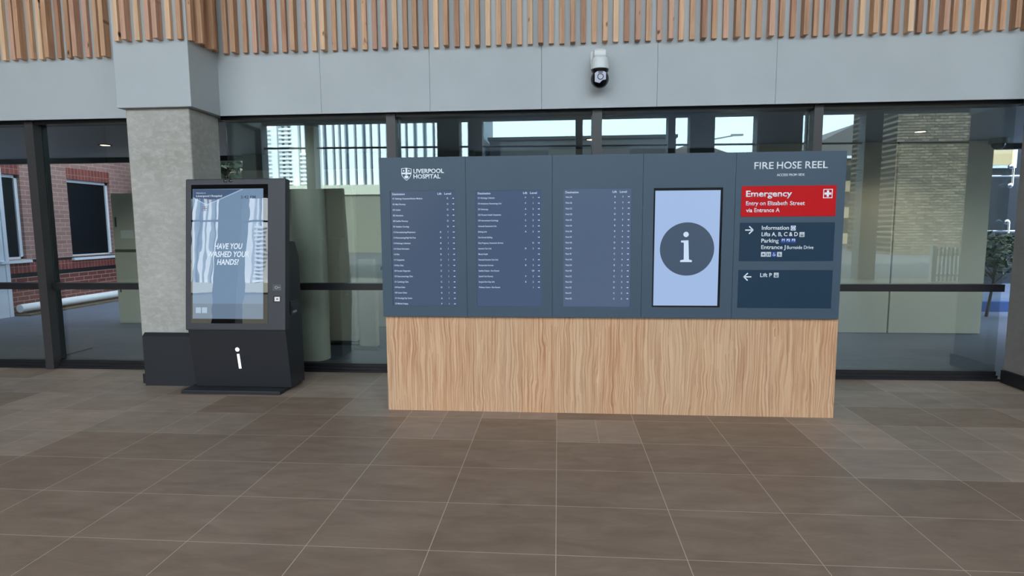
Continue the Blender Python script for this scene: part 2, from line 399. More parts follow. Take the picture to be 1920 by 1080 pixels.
# ------------------------------------------------------------------ timber battens
TINTS = {
    'blond': mat_batten('blond_timber', C(200, 158, 122), C(222, 184, 148)),
    'honey': mat_batten('honey_timber', C(190, 142, 108), C(214, 170, 134)),
    'pinkish': mat_batten('pinkish_timber', C(182, 136, 112), C(206, 160, 134)),
    'tan': mat_batten('tan_timber', C(168, 124, 94), C(198, 154, 120)),
    'brown': mat_batten('brown_timber', C(144, 100, 76), C(182, 136, 106)),
}
_bm = {}
def batten(x, y, deep, tint, side, where):
    d = .085 if deep else .042; w = .049; key = (deep, tint, side)
    if key not in _bm:
        b = MB().box(-w / 2, w / 2, -d, 0, 0, 2.2, bev=.002) if not side else MB().box(0, d, -w / 2, w / 2, 0, 2.2, bev=.002)
        o = b.build('timber_batten', TINTS[tint]); _bm[key] = o.data
    else:
        o = bpy.data.objects.new('timber_batten', _bm[key]); COL.objects.link(o)
    dz = random.uniform(-.004, .004)
    o.location = (x, y, 3.398 + dz)
    dep = 'deep' if deep else 'shallow'
    tag(o, f'{dep} {tint} timber batten fixed upright {where}', 'batten', f'{dep} {tint} battens {where}')
names = ['blond', 'honey', 'honey', 'pinkish', 'pinkish', 'tan', 'tan', 'brown']
rb = random.Random(21)
for i in range(0, 75): batten(-3.439 + i * .1053, Y_F, i % 3 == 1, rb.choice(names), False, 'on the long wall above the directory board')
for k in range(-15, 9): batten(-5.274 + k * .1055, Y_F, k % 3 == 2, rb.choice(names), False, 'on the wall outward of the column')
for k in range(7): batten(-4.241 + k * .1055, 5.60, k % 3 == 1, rb.choice(names), False, 'on the front of the column head')
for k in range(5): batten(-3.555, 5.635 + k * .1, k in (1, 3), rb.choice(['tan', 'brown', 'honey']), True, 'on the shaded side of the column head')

# ------------------------------------------------------------------ directory board
FY = 4.895
B = thing('directory_board', 'wide wayfinding board of slate blue panels with four screens on a timber-look base', 'sign', (.39, 5.1, 0))
MB().box(-1.482, 2.28, 4.925, 5.35, 0, .828).build('base', M['laminate'], B)
MB().box(-1.493, 2.266, FY + .016, 5.36, .834, 2.172).box(-1.47, 2.27, 4.93, 5.34, .826, .836).build('cabinet', M['navy_body'], B)
def U(px, py): p = at_y(px, py, FY); return p.x, p.z
sx = [-1.495, -.766, -.047, .688, 1.42, 2.268]
SCR = [(-1.408, -.853, .926, 1.897), (-.683, -.138, .924, 1.893), (.045, .597, .925, 1.90), (.775, 1.324, .924, 1.899)]
panels = []
for i in range(5):
    a, b = sx[i] + .0012, sx[i + 1] - .0012; m = MB(); z0, z1 = .834, 2.174
    if i < 4:
        s = SCR[i]
        m.box(a, s[0], FY, FY + .016, z0, z1); m.box(s[1], b, FY, FY + .016, z0, z1)
        m.box(s[0], s[1], FY, FY + .016, z0, s[2]); m.box(s[0], s[1], FY, FY + .016, s[3], z1)
    else: m.box(a, b, FY, FY + .016, z0, z1)
    panels.append(m.build('front_panel', M['navy'], B))
lcd = [mat_screen('directory_display_%s' % n, c, 1.0, 1.35) for n, c in (('a', (.062, .096, .165, 1)), ('b', (.060, .098, .178, 1)), ('c', (.082, .122, .205, 1)))]
info_lcd = mat_screen('information_display', (.36, .50, .78, 1), 1.0)
info_dark = mat_screen('information_display_disc', (.052, .085, .14, 1), 1.0)
scr_text = glow('display_text', (.56, .69, .90, 1), 1.0)
SY = FY + .011
ROWS = [
 [('011', 'Radiology Outpatients/Nuclear Medicine', '', 'G'), ('021', 'Main Pharmacy', '', 'G'), ('022', 'Cashier', '', 'G'), ('023', 'Admissions', '', 'G'), ('050', 'Satellite Pharmacy', '', 'G'), ('051', 'Radiation Oncology', '', 'G'),
  ('112', 'Neurophysiology/Respiratory', 'B', '1'), ('113', 'Rheumatology/High Risk Foot', 'B', '1'), ('114', 'Pathology Collections', 'B', '1'), ('115', 'Clinical Information', 'B', '1'), ('116', 'Pilot', 'B', '1'), ('117', 'Outpatients', 'C', '1'),
  ('118', 'Pain Clinic', 'C', '1'), ('120', 'Vascular Diagnostics', 'C', '1'), ('123', 'Gastroenterology Clinic', 'C', '1'), ('131', 'Cardiology Clinic', 'C', '1'), ('133', 'Renal Clinic', 'D', '1'), ('150', 'Cancer Clinics', 'A', '1'), ('151', 'Oncology Day Centre', 'A', '1'), ('153', 'Medical Imaging', 'P', '1')],
 [('151', 'Pathology Collection', 'P', '1'), ('154', 'Ambulatory Haematology Unit', 'P', '1'), ('201', 'Endoscopy', 'A', '2'), ('202', "Women's Health Outpatients", 'P', '2'), ('203', 'Interventional Cardiology', 'C', '2'), ('', 'Antenatal Assessment Unit', 'A', '2'), ('', 'Birthing Unit', 'A', '2'), ('', 'Don Everett Building', '', ''),
  ('', 'Early Pregnancy Assessment Services', '', 'G'), ('', 'Intensive Care Unit', 'D', '2'), ('', 'Mental Health', '', ''), ('', 'Neonatal Intensive Care Unit', 'P', '2'), ('', 'Perioperative Services', 'B', '2'), ('', 'Satellite Dialysis - Don Everett', '', 'GF'), ('', 'Special Care Nursery', 'P', '2'), ('', 'Surgical Short Stay Unit', 'B', '2'), ('', 'Wellness Centre - Don Everett', '', '1')],
 [('', 'Ward ' + w, l, f) for w, l, f in (('3A', 'B', '3'), ('3B', 'B', '3'), ('3C', 'C', '3'), ('3D', 'D', '3'), ('3E', 'D', '3'), ('4A', 'B', '4'), ('4B', 'B', '4'), ('4C', 'C', '4'), ('4D', 'D', '4'), ('4E', 'D', '4'), ('4F', 'C', '4'), ('4G', 'C', '4'), ('5A', 'B', '5'), ('5B', 'B', '5'), ('5C', 'C', '5'), ('5D', 'D', '5'), ('5E', 'D', '5'), ('5F', 'C', '5'), ('5G', 'C', '5'))],
]
ends = [((738, 372.4 + 1.6), (738, 569.2 + 1.6)), ((895, 372.6), (895, 540.3)), ((1058, 371), (1058, 561.4))]
for i in range(3):
    s = SCR[i]
    d = MB().box(s[0], s[1], SY, SY + .02, s[2], s[3]).build('display_screen', lcd[i], B)
    f = face_y(SY); z_a, z_b = U(*ends[i][0])[1], U(*ends[i][1])[1]; n = len(ROWS[i]); w = s[1] - s[0]
    zh = z_a + (.036 if i < 2 else .038)
    for body, q0, q1 in (('Destination', .016, .123), ('Lift', w * .725, w * .725 + .034), ('Level', w * .83, w * .83 + .056)):
        word(f, d, scr_text, 'column_heading', body, s[0] + q0, zh, .0165, u1=s[0] + q1, bold=.012, th=.0008)
    for r, (num, body, li, le) in enumerate(ROWS[i]):
        z = z_a + (z_b - z_a) * r / (n - 1)
        t = Sheet(f, .0008)
        t.text((num + ' ' if num else '') + body, s[0] + .017, z, .0130, kx=.01405, bold=.006); t.build('destination_name', scr_text, d)
        if li: word(f, d, scr_text, 'lift_letter', li, s[0] + w * .762, z, .0130, align='c', bold=.006, th=.0008)
        if le: word(f, d, scr_text, 'level_number', le, s[0] + w * .875, z, .0130, align='c', bold=.006, th=.0008)
        x, c = s[0] + w * .962, z + .0058
        t = Sheet(f, .0008); t.poly(((x - .008, c - .002), (x + .001, c - .002), (x + .001, c - .006), (x + .009, c), (x + .001, c + .006), (x + .001, c + .002), (x - .008, c + .002)))
        t.build('row_arrow', scr_text, d)
s = SCR[3]
d = MB().box(s[0], s[1], SY, SY + .02, s[2], s[3]).build('display_screen', M['gloss_black'], B)
pic = MB().box(.789, 1.307, SY - .003, SY, .938, 1.878).build('lit_panel', info_lcd, d)
f = face_y(SY - .003)
cx, cz = U(1288, 467); R_ = .2175
Sheet(f, .001).disc(cx, cz, R_, 64).build('information_disc', info_dark, d)
f2 = face_y(SY - .004); i_ = Sheet(f2, .001)
def iu(zx, zy): return U(1190 + zx / 3.374, 280 + zy / 3.374)
i_.disc(*iu(325, 538), .0215, 32)
i_.poly([iu(*p) for p in ((293, 577), (340, 575), (343, 697), (362, 702), (361, 713), (287, 713), (288, 702), (310, 697), (311, 590), (293, 588))])
i_.build('information_letter', glow('display_letter', (.60, .74, .92, 1), 1.0), d)

# crest and lettering
HF = face_y(FY)
(a, z1), (b, _) = U(774.7, 324.9), U(831.9, 324.9); word(HF, panels[0], M['white'], 'lettering', 'LIVERPOOL', a, z1, .0335, u1=b, bold=.03)
(a, z1), (b, _) = U(774.7, 335), U(825.3, 335); word(HF, panels[0], M['white'], 'lettering', 'HOSPITAL', a, z1, .0335, u1=b, bold=.03)
def zs(x, y): return U(740 + x / 16, 300 + y / 16)
sh = Sheet(face_y(FY), .0015)
out = [(190, 255), (345, 236), (496, 262), (494, 420), (478, 480), (440, 540), (350, 622), (262, 545), (212, 480), (194, 420)]
cc_ = (345, 410)
inn = [(cc_[0] + (x - cc_[0]) * .9, cc_[1] + (y - cc_[1]) * .92) for x, y in out]
for k in range(len(out)):
    q = (k + 1) % len(out); sh.poly([zs(*p) for p in (out[k], out[q], inn[q], inn[k])])
sh.poly([zs(*p) for p in ((205, 378), (482, 378), (482, 428), (205, 428))]); sh.poly([zs(*p) for p in ((318, 250), (370, 250), (370, 378), (318, 378))]); sh.poly([zs(*p) for p in ((318, 428), (370, 428), (366, 450), (322, 450))])
for q in ((262, 325), (415, 325)): sh.disc(*zs(*q), .0065, 12)
sh.poly([zs(345 + 62 * math.cos(a * PI / 12), 510 + 46 * math.sin(a * PI / 12)) for a in range(24)])
sh.build('crest', M['white'], panels[0])
for body, q0, q1, qy in (('FIRE', 1413.7, 1450, 317), ('HOSE', 1456, 1502.6, 316.2), ('REEL', 1509.3, 1551.7, 315.3)):
    (a, z1), (b, _) = U(q0, qy), U(q1, qy); word(HF, panels[4], M['white'], 'lettering', body, a, z1, .0535, u1=b, bold=.012)
(a, z1), (b, _) = U(1456, 330), U(1508, 329.5); word(HF, panels[4], M['white'], 'lettering', 'ACCESS FROM SIDE', a, z1, .0180, u1=b, bold=.012)

def plate(x0, x1, z0, z1, m): return MB().box(x0, x1, FY - .004, FY, z0, z1).build('sign_plate', M[m], B)
PF = face_y(FY - .004); PF2 = face_y(FY - .0052)
pr = plate(1.468, 2.199, 1.6635, 1.9065, 'red'); pb = plate(1.466, 2.2005, 1.3065, 1.615, 'plate'); pc = plate(1.4665, 2.2025, .9235, 1.233, 'plate')
def line(par, body, px0, px1, py, cap, bold=.014):
    (a, z), (b, _) = U(px0, py), U(px1, py); word(PF, par, M['white'], 'lettering', body, a, z, cap, u1=b, bold=bold)
line(pr, 'Emergency', 1398, 1484, 368.8, .0465, .022); line(pr, 'Entry on', 1398, 1434.5, 384.8, .0315); line(pr, 'Elizabeth', 1438.6, 1475.5, 384.6, .0315); line(pr, 'Street', 1480.3, 1508, 384.4, .0315); line(pr, 'via Entrance A', 1398, 1461, 397.8, .0315)
(a, z0), (b, z1) = U(1542.3, 371.4), U(1560.6, 354)
t = Sheet(PF); t.frame(a, b, z0, z1, .0055); m_, n_ = (a + b) / 2, (z0 + z1) / 2
t.poly([(m_ + x * .0085, n_ + y * .0085) for x, y in ((-1, -3), (1, -3), (1, -1), (3, -1), (3, 1), (1, 1), (1, 3), (-1, 3), (-1, 1), (-3, 1), (-3, -1), (-1, -1))])
t.build('hospital_cross', M['white'], pr)
def zi(x, y): return U(1380 + x / 9.6, 405 + y / 9.6)
for body, x0, x1, y, cap in (('Information', 457, 945, 246, .0305), ('Lifts A, B, C & D', 453, 1104, 361, .0305), ('Parking', 447, 760, 476, .0305), ('Entrance J', 445, 884, 593, .0305)):
    (a, z), (b, _) = zi(x0, y), zi(x1, y); word(PF, pb, M['white'], 'lettering', body, a, z, cap, u1=b, bold=.016)
(a, z), (b, _) = zi(910, 592), zi(1385, 592); word(PF, pb, M['white'], 'lettering', 'Burnside Drive', a, z, .0265, u1=b)
def arrow(parent, x0, x1, y, dirn):
    t = Sheet(PF); (a, z), (b, _) = U(x0, y), U(x1, y); w = .0095; h = .030
    tip, tail = (b, a) if dirn > 0 else (a, b)
    t.bar((tail, z), (tip - dirn * .004, z), w); t.bar((tip - dirn * h, z + h), (tip + dirn * .002, z - .001), w); t.bar((tip - dirn * h, z - h), (tip + dirn * .002, z + .001), w)
    t.build('arrow', M['white'], parent)
arrow(pb, 1396.5, 1411, 431.2, 1); arrow(pc, 1394.2, 1408, 518.8, -1)
def icon(parent, x0, x1, y0, y1, mat, draw=None, ink='ink', conv=zi):
    (a, z0), (b, z1) = conv(x0, y1), conv(x1, y0)
    o = Sheet(PF).rect(a, b, z0, z1).build('pictogram', M[mat], parent)
    if draw:
        g = Sheet(PF2, .0008); s_ = b - a
        P = lambda u, v: (a + u * s_, z0 + v * (z1 - z0)); draw(g, P, s_)
        g.build('symbol', M[ink], o) if parent is None else g.build('pictogram', M[ink], parent)
def d_info(g, P, s): g.ring(*P(.5, .5), s * .33, s * .42); g.rect(P(.44, 0)[0], P(.56, 0)[0], P(0, .25)[1], P(0, .55)[1]); g.disc(*P(.5, .66), s * .07, 12)
def d_lift(g, P, s): g.frame(*[P(.2, 0)[0], P(.8, 0)[0], P(0, .15)[1], P(0, .6)[1]], s * .05); [g.disc(*P(u, .42), s * .07, 10) for u in (.34, .5, .66)]; [g.rect(P(u - .07, 0)[0], P(u + .07, 0)[0], P(0, .2)[1], P(0, .34)[1]) for u in (.34, .5, .66)]; g.poly((P(.36, .7), P(.48, .7), P(.42, .85))); g.poly((P(.52, .72), P(.64, .72), P(.58, .87)))
def d_cup(g, P, s): g.poly((P(.3, .35), P(.7, .35), P(.74, .65), P(.26, .65))); g.rect(P(.22, 0)[0], P(.78, 0)[0], P(0, .27)[1], P(0, .31)[1])
def d_wc(g, P, s):
    for u in (.3, .7): g.disc(*P(u, .74), s * .08, 10); g.poly((P(u - .12, .62), P(u + .12, .62), P(u + .08, .18), P(u - .08, .18)))
def d_acc(g, P, s): g.disc(*P(.42, .8), s * .08, 10); g.ring(*P(.46, .34), s * .18, s * .25, 16, PI * .75, PI * 2.1); g.bar(P(.42, .7), P(.46, .42), s * .09); g.bar(P(.46, .44), P(.66, .44), s * .09); g.bar(P(.66, .46), P(.78, .22), s * .09)
def d_baby(g, P, s): g.disc(*P(.42, .78), s * .08, 10); g.poly((P(.3, .66), P(.5, .66), P(.52, .2), P(.36, .2))); g.bar(P(.5, .6), P(.72, .44), s * .08); g.frame(P(.58, 0)[0], P(.84, 0)[0], P(0, .2)[1], P(0, .42)[1], s * .06)
icon(pb, 977, 1068, 172, 258, 'white', d_info, 'blue_icon'); icon(pb, 1133, 1226, 287, 375, 'grey_icon', d_lift)
for k, (x0, x1) in enumerate(((800, 886), (892, 977), (983, 1070))):
    (a, z0), (b, z1) = zi(x0, 484), zi(x1, 400); o = Sheet(PF).rect(a, b, z0, z1).build('pictogram', M['blue_icon'], pb)
    g = Sheet(PF2, .0008); g.text('P%d' % (k + 1), (a + b) / 2, z0 + .014, .019, align='c', bold=.03); g.build('pictogram', M['white'], pb)
for (x0, x1, mt, dr, ik) in ((441, 529, 'grey_icon', d_cup, 'ink'), (537, 624, 'grey_icon', d_wc, 'ink'), (636, 720, 'blue_icon', d_acc, 'white'), (730, 820, 'grey_icon', d_baby, 'ink')):
    icon(pb, x0, x1, 645, 730, mt, dr, ik)
line(pc, 'Lift P', 1424.6, 1446.5, 519, .0305, .016)
icon(pc, 1450, 1459.3, 511, 520, 'grey_icon', d_lift, 'ink', conv=U)

# ------------------------------------------------------------------ kiosk
K = thing('information_kiosk', 'black freestanding touchscreen kiosk with a tilted display and a lit letter i', 'kiosk', (-3.1, 5.55, 0))
KX0, KX1 = -3.597, -2.596
top, bot = Vector((0, 5.50, 2.07)), Vector((0, 5.35, .615))
vd = (top - bot).normalized(); kn = Vector((0, -vd.z, vd.y))          # up the slope; outward normal (towards the viewer, tilted up)
if kn.y > 0: kn = -kn
def KP(u, v, w): return Vector((u, 0, 0)) + Vector((0, bot.y, bot.z)) + vd * v + kn * w
def ks(px, py):
    p = on_plane(px, py, (0, bot.y, bot.z), kn); return p.x, (p - Vector((p.x, bot.y, bot.z))).dot(vd)
HL = (top - bot).length
hd = MB().box(KX0, KX1, -.10, 0, 0, HL, bev=.012)
hd.mapped(lambda c: KP(c.x, c.z, c.y)).build('head_casing', M['char'], K)
MB().prism([(5.372, .612), (5.445, .034), (5.75, .034), (5.735, 1.30), (5.655, 1.46), (5.54, 1.47), (5.43, .615)], KX0 + .012, KX1 - .006, 'x', bev=.006).build('pedestal', M['black'], K)
MB().box(-3.648, -2.652 + .0, 5.30, 5.79, 0, .034, bev=.004).build('base_plate', M['black'], K)
# glass front and display
(g0, gt), (g1, gb) = ks(358.5, 347), ks(502, 607)
kg = N('kiosk_cover_glass')
MB().box(g0, g1, .0, .003, gb, gt).mapped(lambda c: KP(c.x, c.z, c.y)).build('cover_glass', mat_screen('kiosk_black_glass', (.004, .004, .005, 1), 1.0, 1.75, .014), K)
(d0, dt), (d1, db) = ks(361.5, 355), ks(493.5, 597.5)
disp = MB().box(d0, d1, .003, .004, db, dt).mapped(lambda c: KP(c.x, c.z, c.y)).build('display_screen', mat_screen('kiosk_display', (.19, .29, .43, 1), 1.0, 1.75, .014), K)
KF = lambda u, v, w: KP(u, v, .004 + w)
def kz(x, y): return ks(340 + x / 7.2, 330 + y / 7.2)
kt = Sheet(KF, .0008)
kt.poly([kz(*p) for p in ((160, 182), (800, 182), (345, 380), (160, 285))]).build('blue_banner', mat_screen('kiosk_banner', (.075, .12, .21, 1), 1.0, 1.75, .014), disp)
kt = Sheet(KF, .0007)
kt.bar(kz(160, 296), kz(345, 396), .004); kt.bar(kz(345, 396), kz(826, 182), .004); kt.build('banner_edge', glow('kiosk_light_line', (.5, .66, .84, 1)), disp)
KF2 = lambda u, v, w: KP(u, v, .0048 + w)
kw = glow('kiosk_white_text', (.72, .84, .95, 1), 1.0)
(a, v), (b, _) = kz(200, 240), kz(330, 240); word(KF2, disp, kw, 'lettering', 'Welcome to', a, v, .010, u1=b, th=.0006)
(a, v), (b, _) = kz(205, 286), kz(550, 280); word(KF2, disp, kw, 'lettering', 'Liverpool Hospital', a, v, .019, u1=b, th=.0006)
for body, x0, x1, y in (('HAVE YOU', 402, 455, 467), ('WASHED YOUR', 390, 467, 482), ('HANDS?', 407, 448, 496.5)):
    (a, v), (b, _) = ks(x0, y), ks(x1, y); word(KF2, disp, kw, 'lettering', body, a, v, .052, u1=b, shear=.22, bold=.02, th=.0006)
kt = Sheet(KF, .0007); (a, v), (b, _) = kz(805, 306), kz(1003, 306); kt.text('5:42 PM', a, v, .028, u1=b, bold=.01)
kt.build('clock', glow('kiosk_dark_text', (.07, .10, .16, 1), 1.0), disp)
kt = Sheet(KF, .0007); (a, v), (b, v2) = kz(285, 472), kz(352, 412); kt.frame(a, b, v, v2, .003); kt.rect((a + b) / 2 - .003, (a + b) / 2 + .003, v, v2); kt.rect(a, b, (v + v2) / 2 - .003, (v + v2) / 2 + .003)
kt.build('small_crest', glow('kiosk_crest_line', (.20, .15, .17, 1), 1.0), disp)
kt = Sheet(KF, .0006); (a, v), (b, v2) = ks(361.5, 597.5), ks(493.5, 570); kt.rect(a, b, v, v2); kt.build('menu_bar', mat_screen('kiosk_menu_bar', (.155, .22, .31, 1), 1.0, 1.75, .014), disp)
kt = Sheet(KF2, .0006)
kbt = glow('kiosk_button', (.42, .56, .72, 1), 1.0)
for x0, x1 in ((367.5, 377), (379, 388.5)): (a, v), (b, v2) = ks(x0, 587), ks(x1, 576.5); Sheet(KF2, .0006).rect(a, b, v, v2).build('menu_button', kbt, disp)
# sensors, reader, scanner
u0, v0 = ks(427, 339.3)
m = MB()
for du in (-.027, .027): m.sphere((u0 + du, .0, v0), 1.0, 16, (.020, .004, .014))
m.mapped(lambda c: KP(c.x, c.z, c.y + .001)).build('camera_sensor', M['gloss_black'], K)
(a, v), (b, v2) = ks(511, 545), ks(528, 533.5)
rd = MB().box(a, b, 0, .004, v, v2).mapped(lambda c: KP(c.x, c.z, c.y)).build('card_reader', plain('grey_reader', C(74, 74, 76), .35), K)
g = Sheet(lambda u, v, w: KP(u, v, .004 + w), .0008); g.ring((a + b) / 2 - .008, (v + v2) / 2, .010, .014, 16); g.bar(((a + b) / 2 + .008, (v + v2) / 2), ((a + b) / 2 + .028, (v + v2) / 2), .005); g.build('contactless_symbol', plain('reader_mark', C(170, 172, 174), .4), rd)
(a, v), (b, v2) = ks(512, 567), ks(525.5, 554.5)
sc = MB().box(a, b, 0, .003, v, v2).mapped(lambda c: KP(c.x, c.z, c.y)).build('code_scanner', M['jet'], K)
(a, v), (b, v2) = ks(514.8, 565), ks(524.5, 556.8)
g = Sheet(lambda u, v, w: KP(u, v, .003 + w), .001); g.frame(a, b, v, v2, .016); g.build('scanner_light', glow('scanner_glow', (.70, .72, .78, 1), 1.0), sc)
# lit i on the pedestal front
pn = Vector((0, -(.612 - .034), -(5.445 - 5.372))).normalized()
def pf(u, v, w): return Vector((u, 5.372 + (0.612 - v) * (5.445 - 5.372) / (.612 - .034), v)) + pn * (w + .0005)
def pz(x, y):
    p = on_plane(260 + x / 6, 600 + y / 6, (0, 5.372, .612), pn); return p.x, p.z
g = Sheet(pf, .003); g.disc(*pz(1109, 332), .0205, 28)
a, b = pz(1118, 382), pz(1143, 545); g.bar(a, b, .024); g.build('lit_letter', M['led'], K)
# side slot
MB().box(KX1 - .008, KX1 + .012, 5.50, 5.62, .79, .835, bev=.003).box(KX1 - .008, KX1 + .004, 5.48, 5.64, .75, .88, bev=.002).build('payment_slot', M['jet'], K)
MB().box(KX1 - .006, KX1 + .008, 5.52, 5.60, .765, .785).build('slot_light', plain('slot_grey', C(150, 156, 168), .4), K)

bx = MB().prism([(5.56, 0), (5.63, 0), (5.63, .535), (5.60, .545), (5.56, .512)], -4.20, -3.66, 'x').build('cable_cover_box', M['black'], None, (-3.93, 5.59, 0))
tag(bx, 'low black metal box standing against the concrete column beside the kiosk', 'box')

# ------------------------------------------------------------------ dome camera on the fascia
D = thing('security_camera', 'white and black dome security camera hung below the battens', 'camera', (.40, 5.94, 2.9))
cx, cy = .403, 5.945
MB().box(cx - .085, cx + .055, 6.075, 6.10, 3.19, 3.315, bev=.01).build('wall_mount', M['cctv'], D)
MB().prism([(6.08, 3.305), (6.08, 3.20), (cy - .04, 3.20), (cy - .065, 3.225), (cy - .065, 3.27), (cy - .03, 3.298)], cx - .062, cx + .055, 'x', bev=.008).build('bracket_arm', M['cctv'], D)
MB().lathe([(0, 3.222), (.052, 3.222), (.072, 3.212), (.086, 3.192), (.088, 3.12), (.090, 3.108), (.086, 3.104), (0, 3.104)], (cx, cy, 0)).build('housing', M['cctv'], D, smooth=True)
MB().lathe([(0, 3.106), (.084, 3.106), (.080, 3.088), (.070, 3.074), (0, 3.074)], (cx, cy, 0)).build('collar', M['jet'], D, smooth=True)
MB().sphere((cx, cy, 3.018), .088, 32).build('dome', M['gloss_black'], D, smooth=True)
lp = Sheet(lambda u, v, w: Vector((u, cy - .079 - w - .0 , v)), .010)
lp.poly([(cx + x, 3.018 + z) for x, z in ((-.054, .036), (-.03, .052), (.03, .052), (.052, .04), (.052, -.026), (.02, -.03), (-.008, -.058), (-.054, -.045))]); lens = lp.build('lens_plate', M['lens'], D)
g = Sheet(lambda u, v, w: Vector((u, cy - .089 - w, v)), .003); g.ring(cx, 3.02, .022, .031, 28); g.poly([(cx - .026, 3.055), (cx + .028, 3.055), (cx + .02, 3.066), (cx - .02, 3.066)]); g.build('lens_ring', M['jet'], lens)

# ------------------------------------------------------------------ under the outer soffit, beyond the glass
struct(MB().box(-14, 12, 6.38, 9.30, 2.76, 3.1).build('soffit_outside', M['soffit']))
struct(MB().box(-14, 12, 9.30, 9.40, 2.68, 3.1).build('trim_5', M['frame_dark']))
for px, py, y, lb in ((197, 272, 7.9, 'warm recessed downlight in the outer soffit, nearest the brick building'), (1725, 246, 7.97, 'warm recessed downlight in the outer soffit, above the twin olive pod'), (1108, 261, 8.16, 'warm recessed downlight in the outer soffit, above the directory board')):
    x = {197: -6.31, 1725: 4.566, 1108: .445}[px]
    d = thing('downlight', lb, 'ceiling light', (x, y, 2.76))
    MB().lathe([(.06, 2.762), (.085, 2.762), (.085, 2.752), (.06, 2.752)], (x, y, 0), 24).build('trim_ring', M['frame'], d)
    MB().cyl((x, y, 2.757), (x, y, 2.754), .06, n=24).build('lamp', M['warm'], d)
    sl_ = bpy.data.lights.new('downlight_beam', 'SPOT'); sl_.energy = 50; sl_.color = (1, .86, .66); sl_.spot_size = 2.3; sl_.spot_blend = .6; sl_.shadow_soft_size = .06
    lo_ = bpy.data.objects.new('downlight_beam', sl_); COL.objects.link(lo_); lo_.location = (x, y, 2.74)
# clad pods
def pod(name, label, x0, x1, y0, y1, z1, joints=(), low=None, frieze=None):
    P_ = thing(name, label, 'wall pod', ((x0 + x1) / 2, (y0 + y1) / 2, 0))
    es = [x0] + list(joints) + [x1]; body = MB().box(x0 + .01, x1 - .01, y0 + .02, y1, 0, z1)
    body.build('core', M['joint'], P_)
    for a, b in zip(es, es[1:]):
        MB().box(a + (.012 if a != x0 else 0), b - (.012 if b != x1 else 0), y0, y0 + .02, .01, z1).build('cladding_panel', M['olive'], P_)
    MB().box(x1 - .01, x1, y0 + .02, y1, .01, z1).box(x0, x0 + .01, y0 + .02, y1, .01, z1).build('side_panel', M['olive'], P_)
    if frieze: MB().box(x0, x1, y0 + .05, y1, z1, frieze).build('frieze', M['olive_d'], P_)
    return P_
pod('service_pod', 'olive grey panelled enclosure with a dark vertical joint, beyond the end pane', 2.9, 6.1, 8.9, 11, 2.755, joints=(4.82,))
pod('service_pod', 'olive grey panelled enclosure with a dark frieze, seen between kiosk and board', -5.0, -1.3, 9.08, 11, 2.5, frieze=2.755)
pod('service_pod', 'olive grey panelled enclosure peeping over the middle of the directory board', -.145, 1.06, 9.0, 11, 2.74)
rc = MB().cyl((-2.97, 6.86, 0), (-2.97, 6.86, 2.76), .19, n=40).build('round_column', M['olive'], None, (-2.97, 6.86, 0), smooth=True)
tag(rc, 'round olive grey column close behind the glass beside the kiosk', 'column')
T = thing('totem_sign', 'tall blank beige totem with rounded top edges standing beyond the glass', 'sign', (-2.83, 7.8, 0))
MB().box(-3.13, -2.74, 7.75, 7.9, .03, 2.12, bev=.03).build('slab', M['stone'], T); MB().box(-3.1, -2.68, 7.68, 7.98, 0, .03).build('foot_plate', M['frame_dark'], T)
T = thing('totem_sign', 'shorter blank grey-beige totem half hidden by the directory board', 'sign', (-2.5, 7.5, 0))
MB().box(-2.60, -2.36, 7.42, 7.54, .03, 1.19, bev=.02).build('slab', M['stone'], T); MB().box(-2.66, -2.34, 7.36, 7.60, 0, .03).build('foot_plate', M['frame_dark'], T)
# cabinet with doors
cb = thing('electrical_cabinet', 'pale olive two-door metal cabinet beyond the glass beside the concrete column', 'cabinet', (-6.6, 9.6, 0))
MB().box(-7.42, -5.75, 9.33, 9.9, 0, 2.18).build('body', M['olive'], cb)
for z0, z1 in ((.02, 1.20), (1.25, 2.16)):
    for a, b in ((-7.41, -6.59), (-6.57, -5.76)):
        dr = MB().box(a, b, 9.31, 9.33, z0, z1).build('door', M['olive'], cb)
        MB().box(a + .05, a + .07, 9.295, 9.31, (z0 + z1) / 2 - .08, (z0 + z1) / 2 + .08).build('latch', M['ink'], dr)
MB().box(-7.42, -5.75, 9.325, 9.335, 1.20, 1.25).build('rail', M['olive_d'], cb)
MB().box(-7.28, -7.06, 9.307, 9.31, 1.435, 1.568).build('notice', M['paper'], cb)
g = MB().box(-7.5, -6.2, 6.47, 7.26, .002, .02).build('tactile_mat', None or (lambda k: (lambda v: k.bsdf(k.mix(k.math('LESS_THAN', v, .28), C(96, 104, 112), C(222, 228, 228)), .6))(k.n('ShaderNodeTexVoronoi', feature='F1', inp={'Vector': k.pos(), 'Scale': 22.0, 'Randomness': 0.0}).outputs[0]))(N('dotted_mat')), None, (-6.85, 6.9, 0))
tag(g, 'dotted white and grey mat lying outside the pane at the far end', 'mat')
dc = thing('soffit_camera', 'small grey dome camera under the outer soffit at the pod corner', 'camera', (6.0, 8.7, 2.76))
MB().cyl((6.05, 8.75, 2.76), (6.05, 8.75, 2.69), .11, n=24).build('housing', M['lampgrey'], dc, smooth=True); MB().sphere((6.05, 8.75, 2.69), .085, 20).build('dome', M['gloss_black'], dc, smooth=True)

